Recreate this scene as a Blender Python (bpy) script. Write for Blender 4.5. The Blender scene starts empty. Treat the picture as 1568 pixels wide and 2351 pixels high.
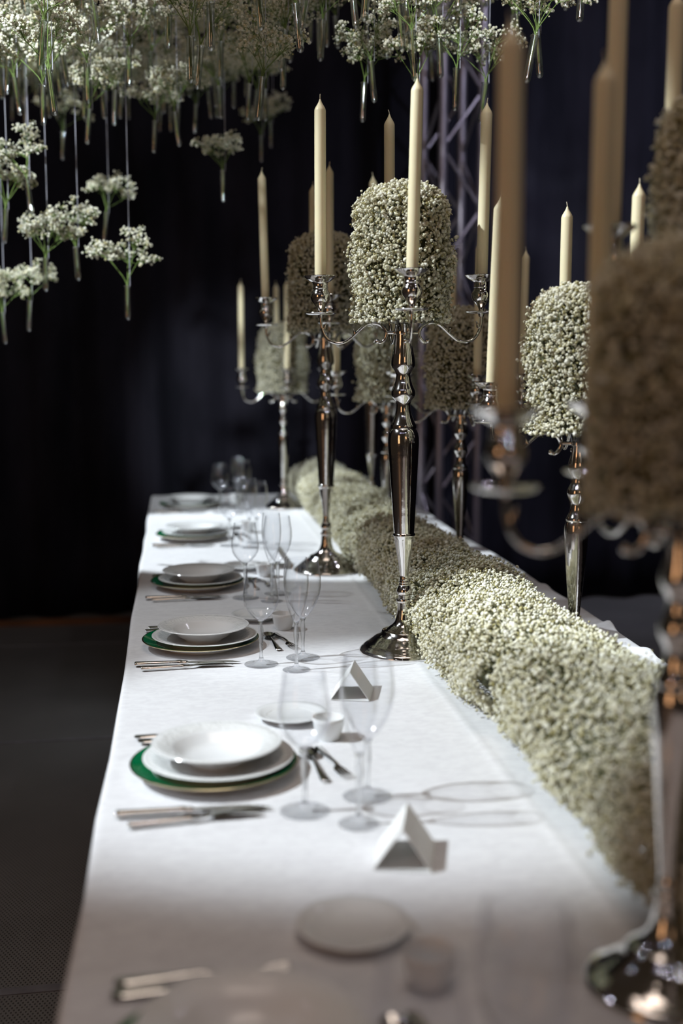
import bpy, math, random
import numpy as np
from mathutils import Vector

# ------------------------------------------------------------------ camera, light, exposure
scene = bpy.context.scene
COL = scene.collection
R = math.radians

cam_data = bpy.data.cameras.new('camera')
cam = bpy.data.objects.new('camera', cam_data)
COL.objects.link(cam)
cam.location = (0.0, 0.0, 1.47)
cam.rotation_euler = (R(90 - 7.531), 0.0, R(-8.008))
cam_data.sensor_fit = 'HORIZONTAL'
cam_data.sensor_width = 24.0
cam_data.lens = 41.33
cam_data.clip_start = 0.05
cam_data.dof.use_dof = True
cam_data.dof.focus_distance = 2.86
cam_data.dof.aperture_fstop = 1.6
scene.camera = cam

world = bpy.data.worlds.new('hall_dark')
scene.world = world
world.use_nodes = True
bg = world.node_tree.nodes['Background']
bg.inputs['Color'].default_value = (1.0, 0.74, 0.52, 1)
bg.inputs['Strength'].default_value = 0.02


def spot(name, loc, target, power, size, blend, color, radius=0.05):
    d = bpy.data.lights.new(name, 'SPOT')
    d.energy = power
    d.spot_size = R(size)
    d.spot_blend = blend
    d.color = color
    d.shadow_soft_size = radius
    o = bpy.data.objects.new(name, d)
    COL.objects.link(o)
    o.location = loc
    o.rotation_euler = (Vector(target) - Vector(loc)).to_track_quat('-Z', 'Y').to_euler()
    return o


def lamp(name, loc, target, power, sx, sy, color):
    d = bpy.data.lights.new(name, 'AREA')
    d.shape = 'RECTANGLE'
    d.size = sx
    d.size_y = sy
    d.energy = power
    d.color = color
    o = bpy.data.objects.new(name, d)
    COL.objects.link(o)
    o.location = loc
    o.rotation_euler = (Vector(target) - Vector(loc)).to_track_quat('-Z', 'Y').to_euler()
    return o


COOL = (0.86, 0.94, 1.0)
# profile spots of the stage rig, high up on the left with a long throw
spot('stage_spot_near', (-5.0, 1.9, 6.2), (0.42, 2.17, 0.75), 3050, 12.2, 0.6, COOL, 0.05)
spot('stage_spot_upper', (-5.0, 1.9, 6.3), (0.70, 2.36, 1.55), 3300, 8.9, 0.22, COOL, 0.05)
spot('stage_spot_far', (-4.0, 6.2, 6.4), (0.45, 4.66, 0.75), 3300, 14.0, 0.08, COOL, 0.04)
spot('stage_spot_middle', (-4.0, 4.2, 6.4), (0.40, 3.15, 0.75), 640, 11.5, 0.5, COOL, 0.06)
# spots on the hanging flowers, from the front
spot('canopy_spot', (-2.2, -1.0, 4.0), (-0.42, 3.8, 2.12), 2000, 13.0, 0.5, COOL, 0.12)
spot('canopy_spot_right', (-0.8, -1.5, 3.2), (0.80, 3.1, 2.47), 1200, 10.5, 0.35, COOL, 0.12)
spot('curtain_spot', (3.0, 3.4, 4.8), (2.7, 6.6, 1.9), 420, 60, 0.9, (0.72, 0.76, 1.0), 0.1)
# unseen warm lamps for the hall's dim ambient light
lamp('overhead_fill', (0.1, 1.7, 5.6), (0.2, 1.3, 0.7), 40, 2.0, 2.0, (1.0, 0.83, 0.72))  # overhead fill, added to lift the ambient light on the table
lamp('hall_lamp', (-4.6, -2.2, 2.2), (0.4, 2.5, 1.2), 28, 1.6, 3.0, (1.0, 0.52, 0.25))
lamp('hall_lamp_rear', (1.5, -5.5, 3.0), (0.4, 2.0, 1.0), 13, 1.6, 1.6, (1.0, 0.56, 0.30))
# point lights added for sparkle: far and weak, they only glint in silver and glass
for rx, ry, rz_ in ((-3.2, -2.5, 5.4), (-1.2, -3.4, 5.6), (1.4, -2.8, 5.2), (3.1, 0.4, 5.0), (-3.6, 3.6, 5.2), (2.4, 4.6, 5.0)):
    ld = bpy.data.lights.new('glint_light', 'POINT')
    ld.energy = 22
    ld.color = (0.86, 0.84, 1.0)
    ld.shadow_soft_size = 0.04
    lo = bpy.data.objects.new('glint_light', ld)
    COL.objects.link(lo)
    lo.location = (rx, ry, rz_)

vs = scene.view_settings
vs.view_transform = 'Standard'
vs.look = 'None'
vs.gamma = 1.0
vs.exposure = 0.0
vs.use_curve_mapping = False
cy = scene.cycles
cy.use_denoising = True
cy.caustics_reflective = False
cy.caustics_refractive = False
cy.sample_clamp_indirect = 4.0
cy.max_bounces = 10
cy.transparent_max_bounces = 24
cy.transmission_bounces = 8
cy.glossy_bounces = 4
cy.diffuse_bounces = 3
cy.blur_glossy = 0.3

rng = np.random.default_rng(11)
random.seed(11)


# ------------------------------------------------------------------ materials
def mat(name):
    m = bpy.data.materials.new(name)
    m.use_nodes = True
    nt = m.node_tree
    b = nt.nodes['Principled BSDF']
    return m, nt, b


def simple(name, col, rough=0.5, metal=0.0, noise=0.0, nscale=30.0, bump=0.0, spec=0.5, bscale=None):
    m, nt, b = mat(name)
    b.inputs['Roughness'].default_value = rough
    b.inputs['Metallic'].default_value = metal
    b.inputs['Specular IOR Level'].default_value = spec
    b.inputs['Base Color'].default_value = (*col, 1)
    if noise > 0 or bump > 0:
        tc = nt.nodes.new('ShaderNodeTexCoord')
        n = nt.nodes.new('ShaderNodeTexNoise')
        n.inputs['Scale'].default_value = nscale
        n.inputs['Detail'].default_value = 4
        nt.links.new(tc.outputs['Object'], n.inputs['Vector'])
        if noise > 0:
            mr = nt.nodes.new('ShaderNodeMapRange')
            mr.inputs['From Min'].default_value = 0.3
            mr.inputs['From Max'].default_value = 0.7
            mr.inputs['To Min'].default_value = 1 - noise
            mr.inputs['To Max'].default_value = 1.0
            nt.links.new(n.outputs['Fac'], mr.inputs['Value'])
            mx = nt.nodes.new('ShaderNodeMix')
            mx.data_type = 'RGBA'
            mx.blend_type = 'MULTIPLY'
            mx.inputs['Factor'].default_value = 1
            mx.inputs['A'].default_value = (*col, 1)
            nt.links.new(mr.outputs['Result'], mx.inputs['B'])
            nt.links.new(mx.outputs['Result'], b.inputs['Base Color'])
        if bump > 0:
            n2 = n
            if bscale:
                n2 = nt.nodes.new('ShaderNodeTexNoise')
                n2.inputs['Scale'].default_value = bscale
                nt.links.new(tc.outputs['Object'], n2.inputs['Vector'])
            bp = nt.nodes.new('ShaderNodeBump')
            bp.inputs['Strength'].default_value = 1.0
            bp.inputs['Distance'].default_value = bump
            nt.links.new(n2.outputs['Fac'], bp.inputs['Height'])
            nt.links.new(bp.outputs['Normal'], b.inputs['Normal'])
    return m


M = {}
M['silver'] = simple('silver', (0.83, 0.80, 0.77), 0.09, 1.0, 0.12, 25.0, 0.0003, bscale=60.0)
M['steel'] = simple('cutlery_steel', (0.78, 0.77, 0.75), 0.12, 1.0)
M['wax'] = simple('ivory_wax', (0.90, 0.81, 0.54), 0.42, 0.0, 0.06, 14.0)
M['wax'].node_tree.nodes['Principled BSDF'].inputs['Subsurface Weight'].default_value = 0.15
M['wax'].node_tree.nodes['Principled BSDF'].inputs['Subsurface Radius'].default_value = (0.02, 0.012, 0.006)
M['wax'].node_tree.nodes['Principled BSDF'].inputs['Subsurface Scale'].default_value = 0.4
M['wick'] = simple('waxed_wick', (0.62, 0.56, 0.42), 0.8)
M['porcelain'] = simple('white_porcelain', (0.84, 0.85, 0.85), 0.12)
M['green_glaze'] = simple('green_glaze', (0.0, 0.16, 0.055), 0.1)
M['gold'] = simple('gold_edge', (0.72, 0.62, 0.38), 0.2, 1.0)
M['card'] = simple('white_card', (0.86, 0.86, 0.84), 0.6)
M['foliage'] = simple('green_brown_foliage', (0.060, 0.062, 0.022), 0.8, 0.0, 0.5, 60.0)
M['stem'] = simple('green_stem', (0.20, 0.30, 0.07), 0.6, 0.0, 0.3, 40.0)
M['twig'] = simple('pale_twig', (0.26, 0.25, 0.11), 0.7)
M['thread'] = simple('clear_thread', (0.62, 0.62, 0.72), 0.3)
M['truss_metal'] = simple('truss_aluminium', (0.42, 0.38, 0.42), 0.38, 0.85, 0.25, 9.0)
M['table_wood'] = simple('table_plywood', (0.35, 0.25, 0.16), 0.6, 0.0, 0.3, 8.0)
M['trim_brown'] = simple('brown_skirting', (0.16, 0.06, 0.02), 0.5, 0.0, 0.6, 3.0)
M['seam'] = simple('floor_seam_strip', (0.17, 0.165, 0.18), 0.55, 0.0, 0.3, 20.0)


def embossed():
    m = simple('embossed_porcelain', (0.83, 0.84, 0.83), 0.16)
    nt = m.node_tree
    b = nt.nodes['Principled BSDF']
    tc = nt.nodes.new('ShaderNodeTexCoord')
    v = nt.nodes.new('ShaderNodeTexVoronoi')
    v.inputs['Scale'].default_value = 95
    w = nt.nodes.new('ShaderNodeTexNoise')
    w.inputs['Scale'].default_value = 60
    mxv = nt.nodes.new('ShaderNodeMix')
    mxv.data_type = 'VECTOR'
    mxv.inputs['Factor'].default_value = 0.03
    nt.links.new(tc.outputs['Object'], w.inputs['Vector'])
    nt.links.new(tc.outputs['Object'], mxv.inputs['A'])
    nt.links.new(w.outputs['Color'], mxv.inputs['B'])
    nt.links.new(mxv.outputs['Result'], v.inputs['Vector'])
    bp = nt.nodes.new('ShaderNodeBump')
    bp.inputs['Strength'].default_value = 0.7
    bp.inputs['Distance'].default_value = 0.0016
    nt.links.new(v.outputs['Distance'], bp.inputs['Height'])
    nt.links.new(bp.outputs['Normal'], b.inputs['Normal'])
    return m


M['embossed'] = embossed()


def thin_glass(name, tint, base, edge):
    """clear thin-walled glass: mostly see-through, mirror-like towards grazing angles"""
    m, nt, b = mat(name)
    nt.nodes.remove(b)
    out = nt.nodes['Material Output']
    lw = nt.nodes.new('ShaderNodeLayerWeight')
    lw.inputs['Blend'].default_value = 0.5
    pw = nt.nodes.new('ShaderNodeMath')
    pw.operation = 'POWER'
    pw.inputs[1].default_value = 3.8
    nt.links.new(lw.outputs['Facing'], pw.inputs[0])
    mr = nt.nodes.new('ShaderNodeMapRange')
    mr.inputs['To Min'].default_value = base
    mr.inputs['To Max'].default_value = edge
    nt.links.new(pw.outputs[0], mr.inputs['Value'])
    tr = nt.nodes.new('ShaderNodeBsdfTransparent')
    tr.inputs['Color'].default_value = (*tint, 1)
    gl = nt.nodes.new('ShaderNodeBsdfGlossy')
    gl.inputs['Roughness'].default_value = 0.07
    gl.inputs['Color'].default_value = (0.95, 0.95, 1.0, 1)
    mx = nt.nodes.new('ShaderNodeMixShader')
    nt.links.new(mr.outputs['Result'], mx.inputs['Fac'])
    nt.links.new(tr.outputs[0], mx.inputs[1])
    nt.links.new(gl.outputs[0], mx.inputs[2])
    nt.links.new(mx.outputs[0], out.inputs['Surface'])
    return m


def solid_glass(name, share):
    """thick glass of stems and feet: refracting, with a share passing straight through"""
    m, nt, b = mat(name)
    nt.nodes.remove(b)
    out = nt.nodes['Material Output']
    g = nt.nodes.new('ShaderNodeBsdfGlass')
    g.inputs['IOR'].default_value = 1.48
    g.inputs['Roughness'].default_value = 0.02
    tr = nt.nodes.new('ShaderNodeBsdfTransparent')
    tr.inputs['Color'].default_value = (0.93, 0.94, 0.95, 1)
    mx = nt.nodes.new('ShaderNodeMixShader')
    mx.inputs['Fac'].default_value = share
    nt.links.new(g.outputs[0], mx.inputs[1])
    nt.links.new(tr.outputs[0], mx.inputs[2])
    nt.links.new(mx.outputs[0], out.inputs['Surface'])
    return m


M['glass'] = thin_glass('wine_glass', (0.985, 0.987, 0.99), 0.022, 0.85)
M['tube_glass'] = thin_glass('test_tube_glass', (0.95, 0.97, 0.96), 0.20, 0.97)
M['plate_glass'] = thin_glass('glass_plate', (0.80, 0.80, 0.79), 0.10, 0.8)
M['stem_glass'] = solid_glass('stem_glass', 0.50)
M['foot_glass'] = thin_glass('foot_glass', (0.97, 0.972, 0.975), 0.05, 0.8)


def blossom_mat(name, dark, mid, white):
    m, nt, b = mat(name)
    nt.nodes.remove(b)
    out = nt.nodes['Material Output']
    at = nt.nodes.new('ShaderNodeAttribute')
    at.attribute_name = 'tint'
    cr = nt.nodes.new('ShaderNodeValToRGB')
    e = cr.color_ramp.elements
    e[0].position = 0.0
    e[0].color = (*dark, 1)
    e[1].position = 1.0
    e[1].color = (*white, 1)
    k = e.new(0.38)
    k.color = (*mid, 1)
    nt.links.new(at.outputs['Fac'], cr.inputs['Fac'])
    df = nt.nodes.new('ShaderNodeBsdfDiffuse')
    tl = nt.nodes.new('ShaderNodeBsdfTranslucent')
    nt.links.new(cr.outputs['Color'], df.inputs['Color'])
    nt.links.new(cr.outputs['Color'], tl.inputs['Color'])
    mx = nt.nodes.new('ShaderNodeMixShader')
    mx.inputs['Fac'].default_value = 0.22
    nt.links.new(df.outputs[0], mx.inputs[1])
    nt.links.new(tl.outputs[0], mx.inputs[2])
    nt.links.new(mx.outputs[0], out.inputs['Surface'])
    return m


M['blossom'] = blossom_mat('gypsophila_blossom', (0.24, 0.20, 0.06), (0.62, 0.57, 0.30), (0.94, 0.93, 0.82))


def cloth_mat():
    m, nt, b = mat('white_damask')
    b.inputs['Roughness'].default_value = 0.62
    b.inputs['Sheen Weight'].default_value = 0.05
    tc = nt.nodes.new('ShaderNodeTexCoord')
    mp = nt.nodes.new('ShaderNodeMapping')
    mp.inputs['Scale'].default_value = (7, 20, 7)
    n1 = nt.nodes.new('ShaderNodeTexNoise')
    n1.inputs['Scale'].default_value = 4.5
    n1.inputs['Detail'].default_value = 5
    n1.inputs['Distortion'].default_value = 1.2
    nt.links.new(tc.outputs['Object'], mp.inputs['Vector'])
    nt.links.new(mp.outputs['Vector'], n1.inputs['Vector'])
    cr = nt.nodes.new('ShaderNodeValToRGB')
    cr.color_ramp.elements[0].position = 0.40
    cr.color_ramp.elements[1].position = 0.58
    cr.color_ramp.elements[0].color = (0.735, 0.73, 0.745, 1)
    cr.color_ramp.elements[1].color = (0.81, 0.81, 0.82, 1)
    nt.links.new(n1.outputs['Fac'], cr.inputs['Fac'])
    nt.links.new(cr.outputs['Color'], b.inputs['Base Color'])
    n2 = nt.nodes.new('ShaderNodeTexNoise')
    n2.inputs['Scale'].default_value = 55
    bp = nt.nodes.new('ShaderNodeBump')
    bp.inputs['Distance'].default_value = 0.0008
    bp.inputs['Strength'].default_value = 0.6
    nt.links.new(tc.outputs['Object'], n2.inputs['Vector'])
    nt.links.new(n2.outputs['Fac'], bp.inputs['Height'])
    nt.links.new(bp.outputs['Normal'], b.inputs['Normal'])
    return m


M['cloth'] = cloth_mat()


def curtain_mat():
    m, nt, b = mat('black_velvet')
    b.inputs['Roughness'].default_value = 0.9
    b.inputs['Specular IOR Level'].default_value = 0.1
    tc = nt.nodes.new('ShaderNodeTexCoord')
    mp = nt.nodes.new('ShaderNodeMapping')
    mp.inputs['Scale'].default_value = (2.2, 2.2, 0.7)
    n = nt.nodes.new('ShaderNodeTexNoise')
    n.inputs['Scale'].default_value = 1.6
    n.inputs['Detail'].default_value = 5
    cr = nt.nodes.new('ShaderNodeValToRGB')
    cr.color_ramp.elements[0].position = 0.38
    cr.color_ramp.elements[1].position = 0.66
    cr.color_ramp.elements[0].color = (0.008, 0.008, 0.012, 1)
    cr.color_ramp.elements[1].color = (0.019, 0.018, 0.026, 1)
    nt.links.new(tc.outputs['Object'], mp.inputs['Vector'])
    nt.links.new(mp.outputs['Vector'], n.inputs['Vector'])
    nt.links.new(n.outputs['Fac'], cr.inputs['Fac'])
    nt.links.new(cr.outputs['Color'], b.inputs['Base Color'])
    return m


M['curtain'] = curtain_mat()


def floor_mat():
    m, nt, b = mat('perforated_floor_matting')
    b.inputs['Roughness'].default_value = 0.55
    tc = nt.nodes.new('ShaderNodeTexCoord')
    sep = nt.nodes.new('ShaderNodeSeparateXYZ')
    nt.links.new(tc.outputs['Object'], sep.inputs[0])

    def wave(sock, period):
        mu = nt.nodes.new('ShaderNodeMath')
        mu.operation = 'MULTIPLY'
        mu.inputs[1].default_value = 2 * math.pi / period
        nt.links.new(sock, mu.inputs[0])
        s = nt.nodes.new('ShaderNodeMath')
        s.operation = 'SINE'
        nt.links.new(mu.outputs[0], s.inputs[0])
        return s.outputs[0]
    mul = nt.nodes.new('ShaderNodeMath')
    mul.operation = 'MULTIPLY'
    nt.links.new(wave(sep.outputs['X'], 0.011), mul.inputs[0])
    nt.links.new(wave(sep.outputs['Y'], 0.020), mul.inputs[1])
    cr = nt.nodes.new('ShaderNodeValToRGB')
    cr.color_ramp.elements[0].position = 0.25
    cr.color_ramp.elements[1].position = 0.55
    cr.color_ramp.elements[0].color = (0.16, 0.155, 0.15, 1)
    cr.color_ramp.elements[1].color = (0.05, 0.048, 0.046, 1)
    nt.links.new(mul.outputs[0], cr.inputs['Fac'])
    n = nt.nodes.new('ShaderNodeTexNoise')
    n.inputs['Scale'].default_value = 2.5
    n.inputs['Detail'].default_value = 6
    nt.links.new(tc.outputs['Object'], n.inputs['Vector'])
    mr = nt.nodes.new('ShaderNodeMapRange')
    mr.inputs['To Min'].default_value = 0.6
    mr.inputs['To Max'].default_value = 1.2
    nt.links.new(n.outputs['Fac'], mr.inputs['Value'])
    mx = nt.nodes.new('ShaderNodeMix')
    mx.data_type = 'RGBA'
    mx.blend_type = 'MULTIPLY'
    mx.inputs['Factor'].default_value = 1
    nt.links.new(cr.outputs['Color'], mx.inputs['A'])
    nt.links.new(mr.outputs['Result'], mx.inputs['B'])
    nt.links.new(mx.outputs['Result'], b.inputs['Base Color'])
    return m


M['floor'] = floor_mat()


# ------------------------------------------------------------------ mesh helpers
def build(name, V, F, material, smooth=True, sharp=40.0, midx=None, tint=None):
    me = bpy.data.meshes.new(name)
    me.from_pydata([tuple(v) for v in V], [], [tuple(f) for f in F])
    for mm in (material if isinstance(material, (list, tuple)) else [material]):
        me.materials.append(M[mm])
    if midx is not None:
        me.polygons.foreach_set('material_index', midx)
    if smooth:
        me.shade_smooth()
        if sharp < 180:
            me.set_sharp_from_angle(angle=R(sharp))
    me.update()
    return me


class Geo:
    """collects vertices and faces of one mesh"""

    def __init__(self):
        self.V, self.F, self.MI = [], [], []

    def add(self, V, F, mi=0):
        o = len(self.V)
        self.V += [tuple(v) for v in V]
        self.F += [tuple(i + o for i in f) for f in F]
        self.MI += [mi] * len(F)
        return self

    def mesh(self, name, material, smooth=True, sharp=40.0):
        return build(name, self.V, self.F, material, smooth, sharp, self.MI)


def lathe(profile, seg=32):
    V, F, rings = [], [], []
    for r, z in profile:
        if r < 1e-6:
            rings.append([len(V)])
            V.append((0, 0, z))
        else:
            rings.append(list(range(len(V), len(V) + seg)))
            for k in range(seg):
                a = 2 * math.pi * k / seg
                V.append((r * math.cos(a), r * math.sin(a), z))
    for A, B in zip(rings[:-1], rings[1:]):
        for k in range(seg):
            k2 = (k + 1) % seg
            if len(A) == 1 and len(B) == 1:
                continue
            if len(A) == 1:
                F.append((A[0], B[k2], B[k]))
            elif len(B) == 1:
                F.append((A[k], A[k2], B[0]))
            else:
                F.append((A[k], A[k2], B[k2], B[k]))
    return V, F


def smooth_path(pts, n=5):
    P = [np.array(p, float) for p in pts]
    P = [2 * P[0] - P[1]] + P + [2 * P[-1] - P[-2]]
    out = []
    for i in range(1, len(P) - 2):
        for k in range(n):
            t = k / n
            a, b, c, d = P[i - 1:i + 3]
            out.append(0.5 * ((2 * b) + (-a + c) * t + (2 * a - 5 * b + 4 * c - d) * t * t + (-a + 3 * b - 3 * c + d) * t ** 3))
    out.append(P[-2])
    return out


def sweep(path, radii, seg=10, cap=True):
    P = [np.array(p, float) for p in path]
    if not hasattr(radii, '__len__'):
        radii = [radii] * len(P)
    V, F = [], []
    ref = None
    for i, p in enumerate(P):
        t = P[min(i + 1, len(P) - 1)] - P[max(i - 1, 0)]
        t = t / (np.linalg.norm(t) + 1e-12)
        if ref is None:
            ref = np.array((0, 1, 0.0)) if abs(t[1]) < 0.9 else np.array((1.0, 0, 0))
        n = ref - t * np.dot(ref, t)
        n /= np.linalg.norm(n) + 1e-12
        ref = n
        b = np.cross(t, n)
        for k in range(seg):
            a = 2 * math.pi * k / seg
            V.append(p + radii[i] * (n * math.cos(a) + b * math.sin(a)))
    for i in range(len(P) - 1):
        for k in range(seg):
            k2 = (k + 1) % seg
            F.append((i * seg + k, i * seg + k2, (i + 1) * seg + k2, (i + 1) * seg + k))
    if cap:
        F.append(tuple(reversed(range(seg))))
        F.append(tuple(range((len(P) - 1) * seg, len(P) * seg)))
    return V, F


def loft(rows, n=10, power=2.0):
    """rows of (x, cy, cz, half width, half height) along x"""
    V, F = [], []
    for x, cy_, cz, hy, hz in rows:
        for k in range(n):
            a = 2 * math.pi * k / n
            c, s = math.cos(a), math.sin(a)
            V.append((x, cy_ + hy * math.copysign(abs(c) ** (2 / power), c), cz + hz * math.copysign(abs(s) ** (2 / power), s)))
    for i in range(len(rows) - 1):
        for k in range(n):
            k2 = (k + 1) % n
            F.append((i * n + k, i * n + k2, (i + 1) * n + k2, (i + 1) * n + k))
    F.append(tuple(reversed(range(n))))
    F.append(tuple(range((len(rows) - 1) * n, len(rows) * n)))
    return V, F


def boxv(x0, x1, y0, y1, z0, z1):
    V = [(x0, y0, z0), (x1, y0, z0), (x1, y1, z0), (x0, y1, z0), (x0, y0, z1), (x1, y0, z1), (x1, y1, z1), (x0, y1, z1)]
    F = [(0, 3, 2, 1), (4, 5, 6, 7), (0, 1, 5, 4), (1, 2, 6, 5), (2, 3, 7, 6), (3, 0, 4, 7)]
    return V, F


def ball(c, r, seg=10, rings=6, sz=1.0):
    prof = [(r * math.sin(math.pi * k / rings), -r * sz * math.cos(math.pi * k / rings)) for k in range(rings + 1)]
    prof[0] = (0, -r * sz)
    prof[-1] = (0, r * sz)
    V, F = lathe(prof, seg)
    return [(v[0] + c[0], v[1] + c[1], v[2] + c[2]) for v in V], F


def obj(name, me, parent=None, loc=(0, 0, 0), rot=(0, 0, 0), scale=(1, 1, 1)):
    o = bpy.data.objects.new(name, me)
    COL.objects.link(o)
    o.location = loc
    o.rotation_euler = rot
    o.scale = scale
    if parent is not None:
        o.parent = parent
    return o


def tag(o, label, cat, group=None, kind=None):
    o['label'] = label
    o['category'] = cat
    if group:
        o['group'] = group
    if kind:
        o['kind'] = kind
    return o


def struct(o, label=None):
    o['kind'] = 'structure'
    if label:
        o['label'] = label
    return o


# small ruffled blossoms, many in one mesh
PH = (1 + 5 ** 0.5) / 2
ICO_V = np.array([(-1, PH, 0), (1, PH, 0), (-1, -PH, 0), (1, -PH, 0), (0, -1, PH), (0, 1, PH), (0, -1, -PH), (0, 1, -PH), (PH, 0, -1), (PH, 0, 1), (-PH, 0, -1), (-PH, 0, 1)])
ICO_V /= np.linalg.norm(ICO_V[0])
ICO_F = np.array([(0, 11, 5), (0, 5, 1), (0, 1, 7), (0, 7, 10), (0, 10, 11), (1, 5, 9), (5, 11, 4), (11, 10, 2), (10, 7, 6), (7, 1, 8), (3, 9, 4), (3, 4, 2), (3, 2, 6), (3, 6, 8), (3, 8, 9), (4, 9, 5), (2, 4, 11), (6, 2, 10), (8, 6, 7), (9, 8, 1)])


OCT_V = np.array([(1, 0, 0), (-1, 0, 0), (0, 1, 0), (0, -1, 0), (0, 0, 1), (0, 0, -1)], float)
OCT_F = np.array([(0, 2, 4), (2, 1, 4), (1, 3, 4), (3, 0, 4), (2, 0, 5), (1, 2, 5), (3, 1, 5), (0, 3, 5)])


def blossoms(name, P, rad, tint, lobes=0):
    """lobes: petal tufts added to every larger blossom"""
    P = np.asarray(P, float)
    rad = np.asarray(rad, float)
    tint = np.asarray(tint, float)
    n = len(P)
    q = rng.normal(size=(n, 4))
    q /= np.linalg.norm(q, axis=1)[:, None]
    w, x, y, z = q.T
    Rm = np.stack([1 - 2 * (y * y + z * z), 2 * (x * y - z * w), 2 * (x * z + y * w), 2 * (x * y + z * w), 1 - 2 * (x * x + z * z), 2 * (y * z - x * w), 2 * (x * z - y * w), 2 * (y * z + x * w), 1 - 2 * (x * x + y * y)], 1).reshape(n, 3, 3)
    loc = ICO_V[None] * (rng.uniform(0.80, 1.12, (n, 12, 1)) * np.asarray(rad)[:, None, None])
    V = np.einsum('nij,nkj->nki', Rm, loc) + P[:, None]
    V = V.reshape(-1, 3)
    F = (ICO_F[None] + (np.arange(n) * 12)[:, None, None]).reshape(-1, 3)
    tv = np.repeat(tint, 12)
    if lobes:
        big = np.where(rad > 0.0029)[0]
        c = np.repeat(big, lobes)
        d = rng.normal(size=(len(c), 3))
        d /= np.linalg.norm(d, axis=1)[:, None]
        ctr = P[c] + d * (rad[c] * 0.72)[:, None]
        lv = OCT_V[None] * (rng.uniform(0.55, 1.25, (len(c), 6, 1)) * (rad[c] * 0.56)[:, None, None]) + ctr[:, None]
        lf = OCT_F[None] + (np.arange(len(c)) * 6)[:, None, None] + len(V)
        V = np.concatenate([V, lv.reshape(-1, 3)])
        F = np.concatenate([F, lf.reshape(-1, 3)])
        tv = np.concatenate([tv, np.repeat(np.clip(tint[c] + rng.normal(0, .08, len(c)), 0, 1), 6)])
    me = bpy.data.meshes.new(name)
    me.vertices.add(len(V))
    me.vertices.foreach_set('co', V.astype(np.float32).ravel())
    me.loops.add(len(F) * 3)
    me.loops.foreach_set('vertex_index', F.astype(np.int32).ravel())
    me.polygons.add(len(F))
    me.polygons.foreach_set('loop_start', np.arange(0, len(F) * 3, 3, dtype=np.int32))
    me.update(calc_edges=True)
    a = me.attributes.new('tint', 'FLOAT', 'POINT')
    a.data.foreach_set('value', tv.astype(np.float32))
    me.materials.append(M['blossom'])
    me.shade_smooth()
    return me


def needles(name, A, B, r, material):
    """thin three-sided stems from A to B"""
    A = np.asarray(A, float)
    B = np.asarray(B, float)
    t = B - A
    t /= np.linalg.norm(t, axis=1)[:, None] + 1e-9
    ref = np.where(np.abs(t[:, 2:3]) < 0.8, np.array([[0, 0, 1.0]]), np.array([[1.0, 0, 0]]))
    n1 = np.cross(t, ref)
    n1 /= np.linalg.norm(n1, axis=1)[:, None]
    n2 = np.cross(t, n1)
    vs_, fs = [], []
    for k in range(3):
        a = 2 * math.pi * k / 3
        off = r * (n1 * math.cos(a) + n2 * math.sin(a))
        vs_.append(A + off)
        vs_.append(B + off * 0.7)
    V = np.stack(vs_, 1).reshape(-1, 3)
    base = np.arange(len(A)) * 6
    F = []
    for k in range(3):
        k2 = (k + 1) % 3
        F.append(np.stack([base + 2 * k, base + 2 * k2, base + 2 * k2 + 1, base + 2 * k + 1], 1))
    F = np.concatenate(F)
    return build(name, V.tolist(), F.tolist(), material, True, 180)


# ------------------------------------------------------------------ setting
TZ = 0.75                                   # table top
V, F = boxv(-6, 6, -6, 8, -0.05, 0)
struct(obj('floor', build('floor', V, F, 'floor', False)), 'dark grey floor of finely perforated matting')
for i, (y0, slope, w) in enumerate(((4.50, 0.03, 0.022), (2.655, 0.035, 0.030), (6.05, 0.0, 0.012), (0.80, 0.035, 0.030))):
    x0, x1 = -5.0, 5.0
    V = [(x0, y0 + slope * x0, 0), (x1, y0 + slope * x1, 0), (x1, y0 + slope * x1 + w, 0), (x0, y0 + slope * x0 + w, 0)]
    V = V + [(a, b, 0.003) for a, b, c in V]
    F = [(4, 5, 6, 7), (0, 1, 5, 4), (1, 2, 6, 5), (2, 3, 7, 6), (3, 0, 4, 7)]
    struct(obj('trim_%d' % (i + 1), build('trim', V, F, 'seam', False)), 'pale seam strip across the dark floor matting')


def curtain(name, length, height, seed, label, loc, rotz):
    r = np.random.default_rng(seed)
    nx, nz = int(length * 55), 16
    x = np.linspace(0, length, nx)
    ph = np.cumsum(r.uniform(0.6, 1.5, nx)) * (2 * math.pi * 3.1 * length / nx)
    amp = 0.045 * (0.55 + 0.45 * np.interp(x, np.linspace(0, length, 20), r.uniform(0, 1.6, 20)))
    wob = np.interp(x, np.linspace(0, length, 14), r.normal(0, 0.05, 14))
    V, F = [], []
    for j in range(nz):
        t = j / (nz - 1)
        k = 1.0 - 0.35 * t
        for i in range(nx):
            V.append((x[i] + 0.015 * math.sin(3 * t + i * 0.07), (amp[i] * k) * math.sin(ph[i] + 0.5 * math.sin(2.5 * t + i * 0.02)) + wob[i], 0.01 + t * height))
    for j in range(nz - 1):
        for i in range(nx - 1):
            a = j * nx + i
            F.append((a, a + 1, a + nx + 1, a + nx))
    o = obj(name, build(name, V, F, 'curtain', True, 180), None, loc, (0, 0, rotz))
    s = o.modifiers.new('thickness', 'SOLIDIFY')
    s.thickness = 0.006
    struct(o, label)
    return o


curtain('wall_back', 11.0, 5.0, 3, 'black velvet drape hanging in folds behind the table', (-5.5, 6.72, 0), 0)
curtain('wall_right', 9.0, 5.0, 4, 'dark navy drape hanging in folds along the right side', (3.9, 6.7, 0), R(-90))
V, F = boxv(-5.5, 1.2, 6.50, 6.53, 0, 0.035)
struct(obj('baseboard_back', build('baseboard', V, F, 'trim_brown', False)), 'low brown kick strip at the foot of the black drape')

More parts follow.
